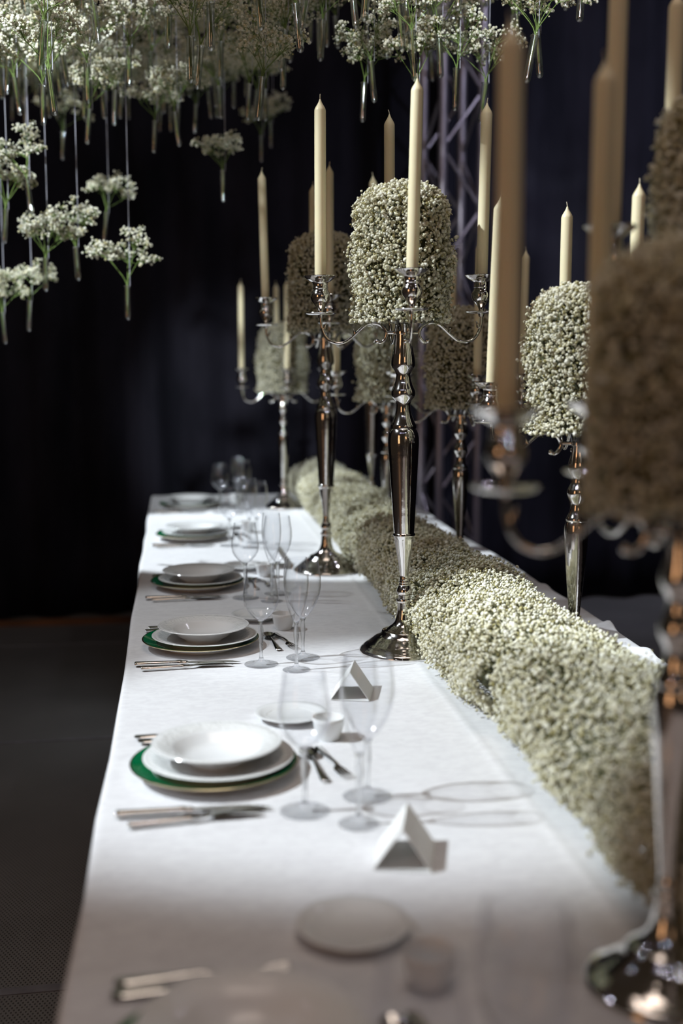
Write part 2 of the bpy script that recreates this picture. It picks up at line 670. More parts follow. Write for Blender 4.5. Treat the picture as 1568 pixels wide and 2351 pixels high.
# ------------------------------------------------------------------ table and cloth
X0, X1, Y0, Y1 = -0.125, 1.147, 0.10, 6.18
tb = obj('banquet_table', None, None, ((X0 + X1) / 2, (Y0 + Y1) / 2, 0))
tag(tb, 'long banquet table wholly covered by the white cloth', 'table')
hx, hy = (X1 - X0) / 2 - 0.012, (Y1 - Y0) / 2 - 0.012
V, F = boxv(-hx, hx, -hy, hy, 0.71, 0.742)
obj('tabletop', build('tabletop', V, F, 'table_wood', False), tb)
V, F = boxv(-0.03, 0.03, -0.03, 0.03, 0, 0.71)
leg = build('leg', V, F, 'table_wood', False)
for yy in (-2.7, -0.95, 0.95, 2.7):
    for sx in (-1, 1):
        obj('leg', leg, tb, (sx * (hx - 0.12), yy, 0))


def make_cloth():
    nx, ny = 150, 420
    xs = np.linspace(X0, X1, nx)
    ys = np.linspace(Y0, Y1, ny)
    r = np.random.default_rng(8)
    ex0 = np.interp(ys, np.linspace(Y0, Y1, 22), r.normal(0, 0.0035, 22))
    ex1 = np.interp(ys, np.linspace(Y0, Y1, 22), r.normal(0, 0.004, 22))
    V = []
    for j, y in enumerate(ys):
        for i, x in enumerate(xs):
            t = i / (nx - 1)
            xx = x + ex0[j] * (1 - t) ** 6 + ex1[j] * t ** 6
            z = TZ - 0.0006 + 0.0005 * math.sin(9 * x + 1.3 * y) * math.sin(2.1 * y + 4 * x)
            z += 0.0022 * math.exp(-((x - 0.556) / 0.006) ** 2)          # pressed crease along the table
            z += 0.0016 * math.exp(-((y - 3.36) / 0.008) ** 2) * (1 if x < 0.55 else 0.3)
            if x > 0.98:                                                  # wrinkles at the right edge
                k = min(1, (x - 0.98) / 0.08)
                z += 0.016 * k * math.exp(-((y - 2.93 - 0.9 * (x - 1.1)) / 0.035) ** 2)
                z += 0.012 * k * math.exp(-((y - 2.72 + 0.7 * (x - 1.1)) / 0.03) ** 2)
                z += 0.008 * k * math.exp(-((y - 3.5 - 0.6 * (x - 1.1)) / 0.04) ** 2)
            V.append((xx, y, z))
    F = []
    for j in range(ny - 1):
        for i in range(nx - 1):
            a = j * nx + i
            F.append((a, a + 1, a + nx + 1, a + nx))
    loop = [(i, 0) for i in range(nx)] + [(nx - 1, j) for j in range(1, ny)] + [(i, ny - 1) for i in range(nx - 2, -1, -1)] + [(0, j) for j in range(ny - 2, 0, -1)]
    ids = [j * nx + i for i, j in loop]
    nrm = []
    for i, j in loop:
        n = np.array((-1.0 if i == 0 else 1.0 if i == nx - 1 else 0.0, -1.0 if j == 0 else 1.0 if j == ny - 1 else 0.0))
        nrm.append(n / np.linalg.norm(n))
    s = 0
    prev = ids
    L = len(ids)
    cum = [0.0]
    for a, b in zip(ids[:-1], ids[1:]):
        cum.append(cum[-1] + math.dist(V[a], V[b]))
    for out, dz in ((0.004, 0.001), (0.008, 0.005), (0.010, 0.012), (0.012, 0.03), (0.016, 0.10), (0.026, 0.22), (0.038, 0.36), (0.048, 0.52), (0.055, 0.66), (0.058, 0.735)):
        cur = []
        for q in range(L):
            b = V[ids[q]]
            c = cum[q]
            wv = (0.6 * math.sin(c * 17) + 0.4 * math.sin(c * 29 + 1.0)) * 0.035 * min(1, max(0, dz - 0.05) / 0.6)
            o = out + wv * (0.55 if out > 0.011 else 0)
            o = max(o, 0.004)
            cur.append(len(V))
            V.append((b[0] + nrm[q][0] * o, b[1] + nrm[q][1] * o, b[2] - dz))
        for q in range(L):
            q2 = (q + 1) % L
            F.append((prev[q], cur[q], cur[q2], prev[q2]))
        prev = cur
    return build('tablecloth', V, F, 'cloth', True, 180)


tag(obj('tablecloth', make_cloth()), 'long white damask tablecloth draped over the whole banquet table', 'tablecloth')

# ------------------------------------------------------------------ candelabra
TALL = [(0, 0), (.112, 0), (.1125, .003), (.112, .007), (.105, .013), (.1035, .0135), (.102, .016), (.1005, .0163), (.099, .0185), (.0975, .0188), (.088, .027), (.072, .039), (.0575, .0485),
        (.0565, .0525), (.054, .0545), (.050, .0555), (.040, .060), (.030, .067), (.0235, .076), (.0195, .090), (.0172, .108), (.0166, .122), (.0195, .1235), (.0205, .127), (.0195, .1305), (.015, .132),
        (.0145, .141), (.0175, .143), (.019, .147), (.0188, .152), (.0168, .157), (.0142, .163), (.0128, .165), (.0135, .167), (.0125, .169), (.0118, .171), (.0126, .173), (.0116, .175), (.0108, .177), (.0118, .180), (.0105, .183),
        (.0106, .190), (.0122, .205), (.0145, .222), (.0172, .240), (.0205, .258), (.0238, .278), (.0248, .285), (.0268, .287), (.0272, .290), (.0262, .293), (.0246, .2945), (.0262, .320), (.0290, .370), (.0320, .4175), (.0352, .475),
        (.0374, .512), (.0372, .525), (.0352, .537), (.0322, .545), (.0300, .548), (.0308, .551), (.0308, .556), (.0295, .559), (.0262, .566), (.0205, .580), (.0175, .592), (.0165, .606), (.0190, .615), (.0255, .622), (.0284, .629), (.0288, .634),
        (.0282, .639), (.0262, .644), (.0232, .651), (.0192, .662), (.0165, .676), (.0185, .683), (.0250, .692), (.0284, .699), (.0288, .704), (.0284, .710), (.0272, .720), (.0248, .733), (.0222, .746), (.0206, .760), (.0202, .772),
        (.0235, .7735), (.0235, .779), (.0195, .781), (.0, .781)]
SHORT = [(0, 0), (.094, 0), (.0945, .003), (.093, .007), (.086, .012), (.0845, .0125), (.072, .022), (.058, .032), (.048, .041), (.047, .045), (.040, .049), (.029, .057), (.021, .070), (.0165, .088), (.0145, .104), (.0175, .106), (.0185, .110),
         (.0175, .114), (.0130, .116), (.0118, .124), (.0132, .126), (.0118, .128), (.0122, .140), (.0145, .170), (.0178, .210), (.0215, .255), (.0250, .300), (.0268, .330), (.0262, .343), (.0240, .352), (.0225, .355), (.0236, .357), (.0236, .362),
         (.0205, .367), (.0160, .378), (.0132, .392), (.0140, .398), (.0195, .408), (.0222, .416), (.0224, .421), (.0208, .428), (.0160, .438), (.0128, .449), (.0140, .456), (.0195, .465), (.0220, .473), (.0222, .479), (.0205, .488),
         (.0170, .500), (.0152, .512), (.0152, .524), (.0200, .5255), (.0200, .532), (.0165, .534), (0, .534)]
JOINT = {'tall': 0.775, 'short': 0.528}
ARM = [(.0600, -.0200), (.0530, -.0215), (.0460, -.0170), (.0405, -.0080), (.0392, .0015), (.0430, .0110), (.0500, .0180), (.0600, .0230), (.0735, .0245), (.0880, .0210), (.1020, .0100), (.1160, -.0030), (.1340, -.0170), (.1470, -.0215), (.1600, -.0215),
       (.1740, -.0160), (.1840, -.0060), (.1905, .0070), (.1940, .0220), (.1950, .0420)]


def cut(profile, lo, hi):
    return [p for p in profile if lo - 1e-6 <= p[1] <= hi + 1e-6]


MESH = {}
for kind, prof, zb in (('tall', TALL, .132), ('short', SHORT, .116)):
    MESH[kind + '_base'] = build('base', *lathe(cut(prof, -1, zb), 48), 'silver', True, 50)
    MESH[kind + '_column'] = build('column', *lathe([(0, zb)] + cut(prof, zb, 9), 40), 'silver', True, 50)
g = Geo()
path = smooth_path([(r, 0, z) for r, z in ARM], 4)
nP = len(path)
rad = [0.0036 + 0.0012 * math.sin(math.pi * min(1, k / (nP * 0.5))) for k in range(nP)]
g.add(*sweep(path, rad, 10))
g.add(*ball((.0610, 0, -.0185), .0062))
g.add(*sweep([(.018, 0, .0015), (.040, 0, .0015)], .0042, 8))
g.add(*sweep(smooth_path([(.113, 0, .000), (.1155, 0, .006), (.1175, 0, .012)], 3), [.0048, .0046, .0044, .0036, .003, .002, .0008], 8))
g.add(*sweep(smooth_path([(.188, 0, .012), (.1845, 0, .022), (.181, 0, .028)], 3), [.004, .004, .0036, .003, .0022, .0015, .0008], 8))
g.add(*sweep([(.195, 0, .038), (.195, 0, .047)], [.006, .0085], 10))
MESH['arm'] = g.mesh('arm', 'silver', True, 60)
MESH['drip_pan'] = build('drip_pan', *lathe([(0, .0445), (.012, .0445), (.030, .0455), (.0365, .0480), (.0382, .0500), (.0378, .0510), (.0355, .0495), (.030, .0475), (.010, .0470), (0, .0470)], 32), 'silver', True, 60)
MESH['candle_socket'] = build('candle_socket', *lathe([(0, .0470), (.0085, .0470), (.0062, .0500), (.0060, .0550), (.0085, .0610), (.0150, .0700), (.0215, .0790), (.0237, .0860), (.0232, .0930), (.0205, .0990), (.0182, .1025), (.0176, .1060), (.0186, .1070), (.0186, .1085), (.0176, .1095),
                                                       (.0173, .1180), (.0190, .1210), (.0250, .1240), (.0340, .1300), (.0397, .1355), (.0394, .1368), (.0335, .1318), (.0240, .1262), (.0175, .1240), (.0150, .1225), (.0150, .0950), (0, .0950)], 32), 'silver', True, 50)
MESH['flower_cup'] = build('flower_cup', *lathe([(0, .0065), (.016, .0065), (.0175, .012), (.019, .022), (.030, .0255), (.075, .0275), (.0755, .0290), (.030, .0290), (0, .0290)], 32), 'plate_glass', True, 50)
CH = 0.455
MESH['candle_body'] = build('wax_body', *lathe([(0, 0), (.0138, 0), (.0138, .10), (.0136, .30), (.0134, .418), (.0130, .4205), (.0108, .4255), (.0078, .4305), (.0048, .4355), (.0028, .440), (.0018, .4435), (0, .444)], 20), 'wax', True, 60)
MESH['wick'] = build('wick', *sweep(smooth_path([(0, 0, .440), (.0004, 0, .447), (.0025, .001, .455)], 3), .0012, 6), 'wick', True, 60)


# flower columns above the candelabra: two variants
def cylinder_points(n, seed, h=0.312):
    r = np.random.default_rng(seed)
    ang = r.uniform(0, 2 * math.pi, n)
    z = r.uniform(-0.005, h, n)
    lob = 1 + 0.05 * np.sin(3 * ang + seed) + 0.04 * np.sin(5 * ang + 9 * z / h) + 0.04 * np.sin(11 * z / h + seed)
    t = z / h
    R0 = np.where(t > 0.79, 0.106 * np.sqrt(np.clip(1 - ((t - 0.79) / 0.235) ** 2, 0.02, 1)), 0.106 + 0.006 * (1 - t))
    top = r.random(n) < 0.12
    rr = R0 * lob + r.normal(0, 0.0062, n) + (r.random(n) < 0.05) * r.uniform(0, 0.012, n)
    rr = np.where(top, R0 * lob * np.sqrt(r.random(n)), rr)
    zt = np.where(top, h * (0.79 + 0.235 * np.sqrt(np.clip(1 - (rr / 0.106) ** 2, 0, 1))) - 0.002 + r.normal(0, 0.004, n), z)
    return np.stack([rr * np.cos(ang), rr * np.sin(ang), zt], 1)


def tints(n, r, white=0.55):
    u = r.random(n)
    return np.where(u < white, r.uniform(0.72, 1.0, n), np.where(u < white + 0.28, r.uniform(0.35, 0.72, n), r.uniform(0.0, 0.35, n)))


def blossom_mix(n, r, big, small, share):
    """open white blossoms among small cream and olive buds"""
    b = r.random(n) < share
    rr = np.where(b, r.gamma(14, big / 14, n), r.gamma(10, small / 10, n)).clip(.0011, .0062)
    tt = np.where(b, r.uniform(0.62, 1.0, n), np.where(r.random(n) < 0.55, r.uniform(0.25, 0.62, n), r.uniform(0.0, 0.3, n)))
    return rr, tt


for v in range(2):
    P = cylinder_points(12500, 21 + v)
    rr, tt = blossom_mix(len(P), rng, 0.0034, 0.0019, 0.55)
    MESH['cyl_blossoms%d' % v] = blossoms('blossoms', P, rr, tt, 5)
    sel = P[rng.choice(len(P), 1500, False)]
    inner = sel * np.array([0.86, 0.86, 1.0]) - np.array([0, 0, 0.010])
    MESH['cyl_stems%d' % v] = needles('stems', inner, sel, 0.0007, 'twig')
    core = [(0, 0), (.075, 0), (.093, .006), (.095, .08), (.094, .15), (.092, .225), (.082, .268), (.057, .290), (.028, .300), (0, .303)]
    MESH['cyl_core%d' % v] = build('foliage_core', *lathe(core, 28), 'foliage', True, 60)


def candelabrum(kind, x, y, toward, front, back, right, left, label, group, seed, flower_label, clabel):
    """toward: compass angle of the direction to the viewer; front.. are arm angles measured from it"""
    tl = TILT.get(seed, 0.0)                       # the piece stands slightly askew
    root = obj('candelabrum', None, None, (x, y, TZ), (0, R(tl), 0))
    sh = math.tan(R(tl))
    tag(root, label, 'candelabrum', group)
    obj('base', MESH[kind + '_base'], root)
    obj('column', MESH[kind + '_column'], root)
    J = JOINT[kind]
    obj('flower_cup', MESH['flower_cup'], root, (0, 0, J))
    r = random.Random(seed)
    for key, a in (('front', front), ('right', 90 + right), ('back', 180 + back), ('left', 270 + left)):
        an = R(toward + a)
        am = obj('arm', MESH['arm'], root, (0, 0, J), (0, 0, an))
        obj('drip_pan', MESH['drip_pan'], am, (.195, 0, 0))
        obj('candle_socket', MESH['candle_socket'], am, (.195, 0, 0))
        lean = LEAN.get((seed, key), (r.uniform(-0.6, 0.6), r.uniform(-0.7, 0.7)))
        c = obj('taper_candle', None, None, (x + .195 * math.cos(an) + sh * (J + .0955), y + .195 * math.sin(an), TZ + J + .0955 - sh * .195 * math.cos(an)), (R(lean[0]), R(lean[1] + tl), 0))
        s = DROP.get((seed, key), r.uniform(0.975, 1.01))
        c.scale = (1, 1, s)
        tag(c, clabel[key], 'candle', 'ivory taper candles')
        obj('wax_body', MESH['candle_body'], c)
        obj('wick', MESH['wick'], c, (0, 0, 0), (0, 0, r.uniform(0, 6)))
    v = seed % 2
    fl = obj('flower_column', None, None, (x + sh * (J + .03), y, TZ + J + .0295), (0, R(tl), r.uniform(0, 6)))
    k = FSC.get(seed, 1.0)
    fl.scale = (k, k, min(1, k + .04))
    tag(fl, flower_label, 'flowers', 'flower columns on the candelabra')
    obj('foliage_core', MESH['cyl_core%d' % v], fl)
    o = obj('blossoms', MESH['cyl_blossoms%d' % v], fl)
    o['kind'] = 'stuff'
    o = obj('stems', MESH['cyl_stems%d' % v], fl)
    o['kind'] = 'stuff'


LEAN = {(1, 'front'): (0.3, 1.8), (1, 'right'): (0, 1.6), (1, 'left'): (0, 0.7), (1, 'back'): (0, 0.3), (2, 'left'): (0, -1.1), (2, 'right'): (0, -2.0), (2, 'front'): (0, 0.2),
        (0, 'left'): (0, -0.3), (4, 'left'): (0, 1.6), (4, 'front'): (0, 0.8), (4, 'back'): (0, 0.1)}
DROP = {(1, 'left'): 1.0, (1, 'right'): 0.99, (1, 'front'): 1.0, (2, 'back'): .97}
FSC = {0: 0.87, 6: 0.97}
TILT = {1: -0.7, 2: -0.2}


def clab(desc):
    return {k: 'ivory taper candle on the %s arm of the %s' % (k, desc) for k in ('front', 'back', 'left', 'right')}


def clab2(desc):
    return {'front': 'ivory taper candle on the arm nearest the viewer, ' + desc, 'back': 'ivory taper candle on the arm farthest back, ' + desc,
            'left': 'ivory taper candle on the left arm, ' + desc, 'right': 'ivory taper candle on the right arm, ' + desc}


def toward(x, y):
    return math.degrees(math.atan2(-y, -x))


GL, GR = 'silver candelabra left of the garland', 'silver candelabra right of the garland'
CANDS = [
    (0, 'short', .549, 1.213, 24, 34, 24, 14, 'out-of-focus short silver candelabrum at the right edge, nearest the viewer', GL, 'dark blurred column of gypsophila at the right edge, nearest the viewer', 'blurred nearest candelabrum'),
    (1, 'tall', .549, 2.784, 6, 10, 15, 3, 'tall silver candelabrum in sharp focus left of the garland', GL, 'sharp white gypsophila column on the tall candelabrum in focus', 'sharp tall candelabrum'),
    (2, 'tall', .497, 3.896, 4, 12, 26, 3, 'tall silver candelabrum behind the sharp one, left of the garland', GL, 'brown unlit gypsophila column just behind the sharp one on its left', 'tall candelabrum behind the sharp one'),
    (3, 'short', .507, 5.60, 6, 8, 4, 4, 'short silver candelabrum at the far left end of the garland', GL, 'pale gypsophila column farthest left, near the far table end', 'short candelabrum farthest left'),
    (4, 'short', .882, 2.502, 31, 12, 22, 12, 'short silver candelabrum right of the garland, beside the dark blurred flowers', GR, 'bright gypsophila column partly hidden by the dark blurred flowers', 'short candelabrum right of the garland'),
    (5, 'short', .920, 3.741, 14, 11, 8, 4, 'short silver candelabrum right of the garland under the sharp candelabrum\'s right arm', GR, 'brownish gypsophila column just right of the sharp candelabrum', 'short candelabrum right of sharp one'),
    (6, 'short', .799, 4.421, 8, 8, 4, 0, 'short silver candelabrum mostly hidden behind the sharp candelabrum\'s column', GR, 'small green-white gypsophila column behind the sharp candelabrum\'s stem', 'short candelabrum behind the sharp stem'),
    (7, 'tall', .862, 5.15, 10, 10, 10, 10, 'tall distant silver candelabrum whose column shows left of the sharp one', GR, 'gypsophila column hidden behind the sharp flower column', 'tall distant candelabrum'),
    (8, 'tall', .838, 1.724, 30, 30, 30, 30, 'tall silver candelabrum at the right edge behind the dark blurred flowers', GR, 'gypsophila column cut off by the upper right edge', 'tall candelabrum at right edge'),
]
for sd, kind, x, y, fr, bk, rt, lf, lab, grp, flab, short in CANDS:
    candelabrum(kind, x, y, toward(x, y), fr, bk, rt, lf, lab, grp, sd, flab, clab(short))

# ------------------------------------------------------------------ flower garland
GA, GB, GCX, GCZ = .148, .098, .722, .090
SEC = 0.56


def garland_section(seed, n=13500):
    r = np.random.default_rng(seed)
    y = r.uniform(0, SEC, n)
    a = r.uniform(-0.35 * math.pi, 1.35 * math.pi, n)
    bul = 1 + 0.07 * np.sin(math.pi * y / SEC) ** 2 + 0.05 * np.sin(3 * a + 11 * y + seed) + 0.045 * np.sin(5 * a - 23 * y)
    off = r.normal(0, 0.0065, n) + (r.random(n) < 0.06) * r.uniform(0, 0.012, n)
    x = (GA * bul + off) * np.cos(a)
    z = (GB * bul + off) * np.sin(a)
    P = np.stack([x, y, z], 1)
    P = P[P[:, 2] > -GCZ + 0.004]
    rr, tt = blossom_mix(len(P), r, 0.0033, 0.0020, 0.62)
    me = blossoms('section', P, rr, tt, 2)
    sel = P[r.choice(len(P), 1200, False)]
    st = needles('stems', sel * np.array([0.88, 1, 0.86]), sel, 0.0007, 'twig')
    return me, st


GS = [garland_section(41 + k) for k in range(3)]
gar = obj('flower_garland', None, None, (GCX, 1.0, TZ))
tag(gar, 'long thick white gypsophila garland lying along the table between the candelabra', 'garland')
ys = np.linspace(0, 5.05, 120)
V, F = [], []
for i, y in enumerate(ys):
    k = 0.90 + 0.03 * math.sin(y * 11)
    e = min(1, (y + 0.02) / 0.08, (5.07 - y) / 0.08)
    for q in range(20):
        a = 2 * math.pi * q / 20
        V.append((GA * 0.98 * k * e * math.cos(a), y, 0.100 + 0.086 * k * e * math.sin(a)))
for i in range(len(ys) - 1):
    for q in range(20):
        q2 = (q + 1) % 20
        F.append((i * 20 + q, (i + 1) * 20 + q, (i + 1) * 20 + q2, i * 20 + q2))
F.append(tuple(range(20)))
F.append(tuple(reversed(range(119 * 20, 120 * 20))))
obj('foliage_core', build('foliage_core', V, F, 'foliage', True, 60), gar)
for k in range(9):
    me, st = GS[k % 3]
    flip = (k % 2 == 1)
    wid = [1.0, 0.97, 1.03, 1.08, 0.95, 0.93, 0.97, 0.95, 0.92][k]
    o = obj('section', me, gar, (0.006 * math.sin(2.3 * k), k * SEC + (SEC if flip else 0), GCZ), (0, 0, math.pi if flip else 0), (wid, 1, 1))
    o['kind'] = 'stuff'
    o2 = obj('stems', st, gar, tuple(o.location), tuple(o.rotation_euler), (wid, 1, 1))
    o2['kind'] = 'stuff'

# ------------------------------------------------------------------ tableware
CHG = [(0, .004), (.085, .004), (.088, .000), (.091, .000), (.092, .004), (.110, .009), (.132, .016), (.1445, .0205), (.1455, .0222), (.1445, .0232), (.132, .0195), (.112, .0125), (.095, .0085), (.085, .0070), (0, .0070)]
MESH['charger_body'] = build('plate_body', *lathe(CHG, 64), 'porcelain', True, 60)
MESH['charger_band'] = build('green_band', *lathe([(.108, .0119), (.1425, .0232), (.1425, .0236), (.108, .0125)], 64), 'green_glaze', True, 60)
MESH['charger_gold'] = build('gold_edge', *lathe([(.1427, .0231), (.1447, .0236), (.1460, .0226), (.1457, .0215), (.1448, .0208)], 64), 'gold', True, 60)
MESH['dinner_body'] = build('plate_body', *lathe([(0, .003), (.075, .003), (.077, 0), (.080, 0), (.082, .004), (.090, .010), (.110, .0165), (.1295, .0210), (.1318, .0228), (.1306, .0240), (.126, .0232), (.108, .0188), (.091, .0125), (.078, .0080), (0, .0075)], 64), 'porcelain', True, 60)
MESH['dinner_rim'] = build('embossed_rim', *lathe([(.0905, .0126), (.092, .0134), (.108, .0194), (.1205, .0226), (.1215, .0222), (.108, .0188)], 64), 'embossed', True, 60)
MESH['soup_body'] = build('plate_body', *lathe([(0, .003), (.042, .003), (.043, 0), (.046, 0), (.048, .004), (.066, .014), (.076, .0255), (.082, .0290), (.1120, .0365), (.1142, .0382), (.1130, .0395), (.110, .0388), (.081, .0318), (.0745, .0280), (.064, .0175), (.048, .0085), (0, .0072)], 64), 'porcelain', True, 60)
MESH['soup_rim'] = build('embossed_rim', *lathe([(.0815, .0320), (.083, .0328), (.100, .0370), (.1085, .0390), (.1095, .0386), (.083, .0322)], 64), 'embossed', True, 60)
MESH['bread'] = build('plate_body', *lathe([(0, .003), (.040, .003), (.041, 0), (.044, 0), (.046, .004), (.060, .0100), (.0715, .0140), (.0725, .0155), (.0712, .0165), (.060, .0130), (.048, .0080), (0, .0070)], 48), 'porcelain', True, 60)
MESH['bread_ring'] = build('well_ring', *lathe([(.0440, .0074), (.0480, .0084), (.0500, .0095), (.0500, .0090), (.0450, .0070)], 48), 'embossed', True, 60)
MESH['cup'] = build('cup_body', *lathe([(0, .003), (.018, .003), (.019, 0), (.021, 0), (.022, .004), (.027, .018), (.030, .034), (.031, .042), (.0300, .0428), (.0285, .040), (.0265, .022), (.021, .008), (0, .006)], 36), 'porcelain', True, 60)

# knives point towards the garland; x is along the piece
MESH['knife_handle'] = build('handle', *loft([(-.125, 0, .006, .0062, .0040), (-.122, 0, .006, .0090, .0052), (-.118, 0, .006, .0085, .0050), (-.08, 0, .006, .0075, .0048), (-.03, 0, .006, .0066, .0045), (-.022, 0, .006, .0085, .0055), (-.018, 0, .006, .0085, .0055), (-.012, 0, .006, .0060, .0040), (-.006, 0, .006, .0072, .0044), (0, 0, .006, .0050, .0022)], 12, 2.6), 'steel', True, 50)
MESH['knife_blade'] = build('blade', *loft([(-.002, 0, .006, .0052, .0014), (.01, .001, .006, .0088, .0012), (.05, .001, .0058, .0098, .0011), (.085, .0005, .0052, .0092, .0009), (.105, -.002, .0045, .0066, .0007), (.118, -.005, .004, .0028, .0005), (.122, -.0065, .0038, .0008, .0003)], 10), 'steel', True, 50)
MESH['fish_blade'] = build('blade', *loft([(-.002, 0, .006, .0042, .0016), (.006, .002, .006, .0048, .0012), (.014, .007, .0066, .0095, .0010), (.022, .008, .0072, .0125, .0009), (.05, .006, .0088, .0120, .0008), (.078, .002, .0072, .0085, .0007), (.094, -.003, .0048, .0030, .0005), (.098, -.005, .004, .0008, .0003)], 10), 'steel', True, 50)
MESH['fork_handle'] = build('handle', *loft([(-.105, 0, .004, .0050, .0018), (-.102, 0, .004, .0088, .0022), (-.09, 0, .0042, .0086, .0022), (-.05, 0, .006, .0058, .0020), (-.01, 0, .009, .0034, .0019), (.018, 0, .0085, .0030, .0018), (.030, 0, .0065, .0038, .0015)], 10), 'steel', True, 50)
g = Geo()
g.add(*loft([(.028, 0, .0068, .0036, .0014), (.036, 0, .0052, .0090, .0012), (.046, 0, .0042, .0118, .0011), (.052, 0, .0042, .0120, .0011)], 10))
for q in range(4):
    yy = (-.0098 + q * .00653)
    g.add(*loft([(.050, yy, .0042, .0020, .0011), (.075, yy, .0058, .0017, .0010), (.094, yy, .0092, .0012, .0008), (.099, yy * .98, .0103, .0005, .0004)], 6))
MESH['fork_head'] = g.mesh('head', 'steel', True, 50)
MESH['spoon_handle'] = build('handle', *loft([(-.105, 0, .004, .0050, .0018), (-.102, 0, .004, .0092, .0022), (-.09, 0, .0042, .0088, .0022), (-.05, 0, .006, .0058, .0020), (-.01, 0, .009, .0034, .0019), (.020, 0, .0095, .0030, .0018), (.034, 0, .0085, .0040, .0015)], 10), 'steel', True, 50)
g = Geo()
nu, nv = 16, 6
for side in (0, 1):
    Vv, Ff = [], []
    for i in range(nu):
        a = 2 * math.pi * i / nu
        for j in range(nv + 1):
            t = j / nv
            rx, ry = .029 * t, .0195 * t * (1 - 0.10 * math.cos(a))
            z = .0015 + .0085 * t ** 2.2 + (0.0012 if side else 0)
            Vv.append((.060 + rx * math.cos(a), ry * math.sin(a), z))
    for i in range(nu):
        i2 = (i + 1) % nu
        for j in range(nv):
            q = (i * (nv + 1) + j, i2 * (nv + 1) + j, i2 * (nv + 1) + j + 1, i * (nv + 1) + j + 1)
            Ff.append(q if side else tuple(reversed(q)))
    g.add(Vv, Ff)
MESH['spoon_bowl'] = g.mesh('bowl', 'steel', True, 60)


def glass_meshes(key, outer, th, stem):
    inner = [(max(r - th, 0.0), z + (th * 1.6 if i == 0 else 0)) for i, (r, z) in enumerate(outer)]
    prof = outer + [(outer[-1][0] - th * 0.5, outer[-1][1] + th * 0.5)] + inner[::-1]
    MESH[key + '_bowl'] = build('bowl', *lathe(prof, 40), 'glass', True, 70)
    MESH[key + '_stem'] = build('stem', *lathe(stem, 24), 'stem_glass', True, 60)


def foot(r):
    return build('foot', *lathe([(0, .0002), (r * .97, .0002), (r, .0010), (r * .985, .0018), (r * .8, .0024), (r * .55, .0036), (r * .34, .0062), (r * .2, .0105), (r * .12, .0160), (0, .0162)], 40), 'foot_glass', True, 60)


glass_meshes('white', [(0, .104), (.005, .105), (.012, .109), (.022, .117), (.032, .129), (.039, .142), (.042, .156), (.0415, .170), (.039, .187), (.0355, .206), (.0324, .228)], .0011,
             [(0, .0155), (.0052, .0155), (.0042, .022), (.0040, .035), (.0048, .055), (.0062, .073), (.0063, .082), (.0050, .094), (.0048, .100), (.0085, .1065), (0, .1068)])
MESH['white_foot'] = foot(.0405)
glass_meshes('flute', [(0, .112), (.004, .113), (.009, .120), (.016, .137), (.0225, .158), (.0270, .180), (.0290, .204), (.0288, .225), (.0270, .247), (.0250, .264)], .0011,
             [(0, .0155), (.0052, .0155), (.0040, .022), (.0036, .040), (.0044, .062), (.0062, .082), (.0063, .090), (.0046, .103), (.0044, .108), (.0068, .114), (0, .1145)])
MESH['flute_foot'] = foot(.0325)
glass_meshes('red', [(0, .096), (.005, .097), (.013, .104), (.024, .118), (.034, .136), (.041, .156), (.0440, .176), (.0438, .195), (.0410, .217), (.0372, .240)], .0011,
             [(0, .0155), (.0052, .0155), (.0042, .022), (.0040, .034), (.0048, .050), (.0062, .066), (.0063, .075), (.0050, .087), (.0048, .092), (.0085, .0985), (0, .099)])
MESH['red_foot'] = foot(.0410)


def thing(name, label, cat, group, x, y, z=TZ, rz=0.0):
    return tag(obj(name, None, None, (x, y, z), (0, 0, rz)), label, cat, group)


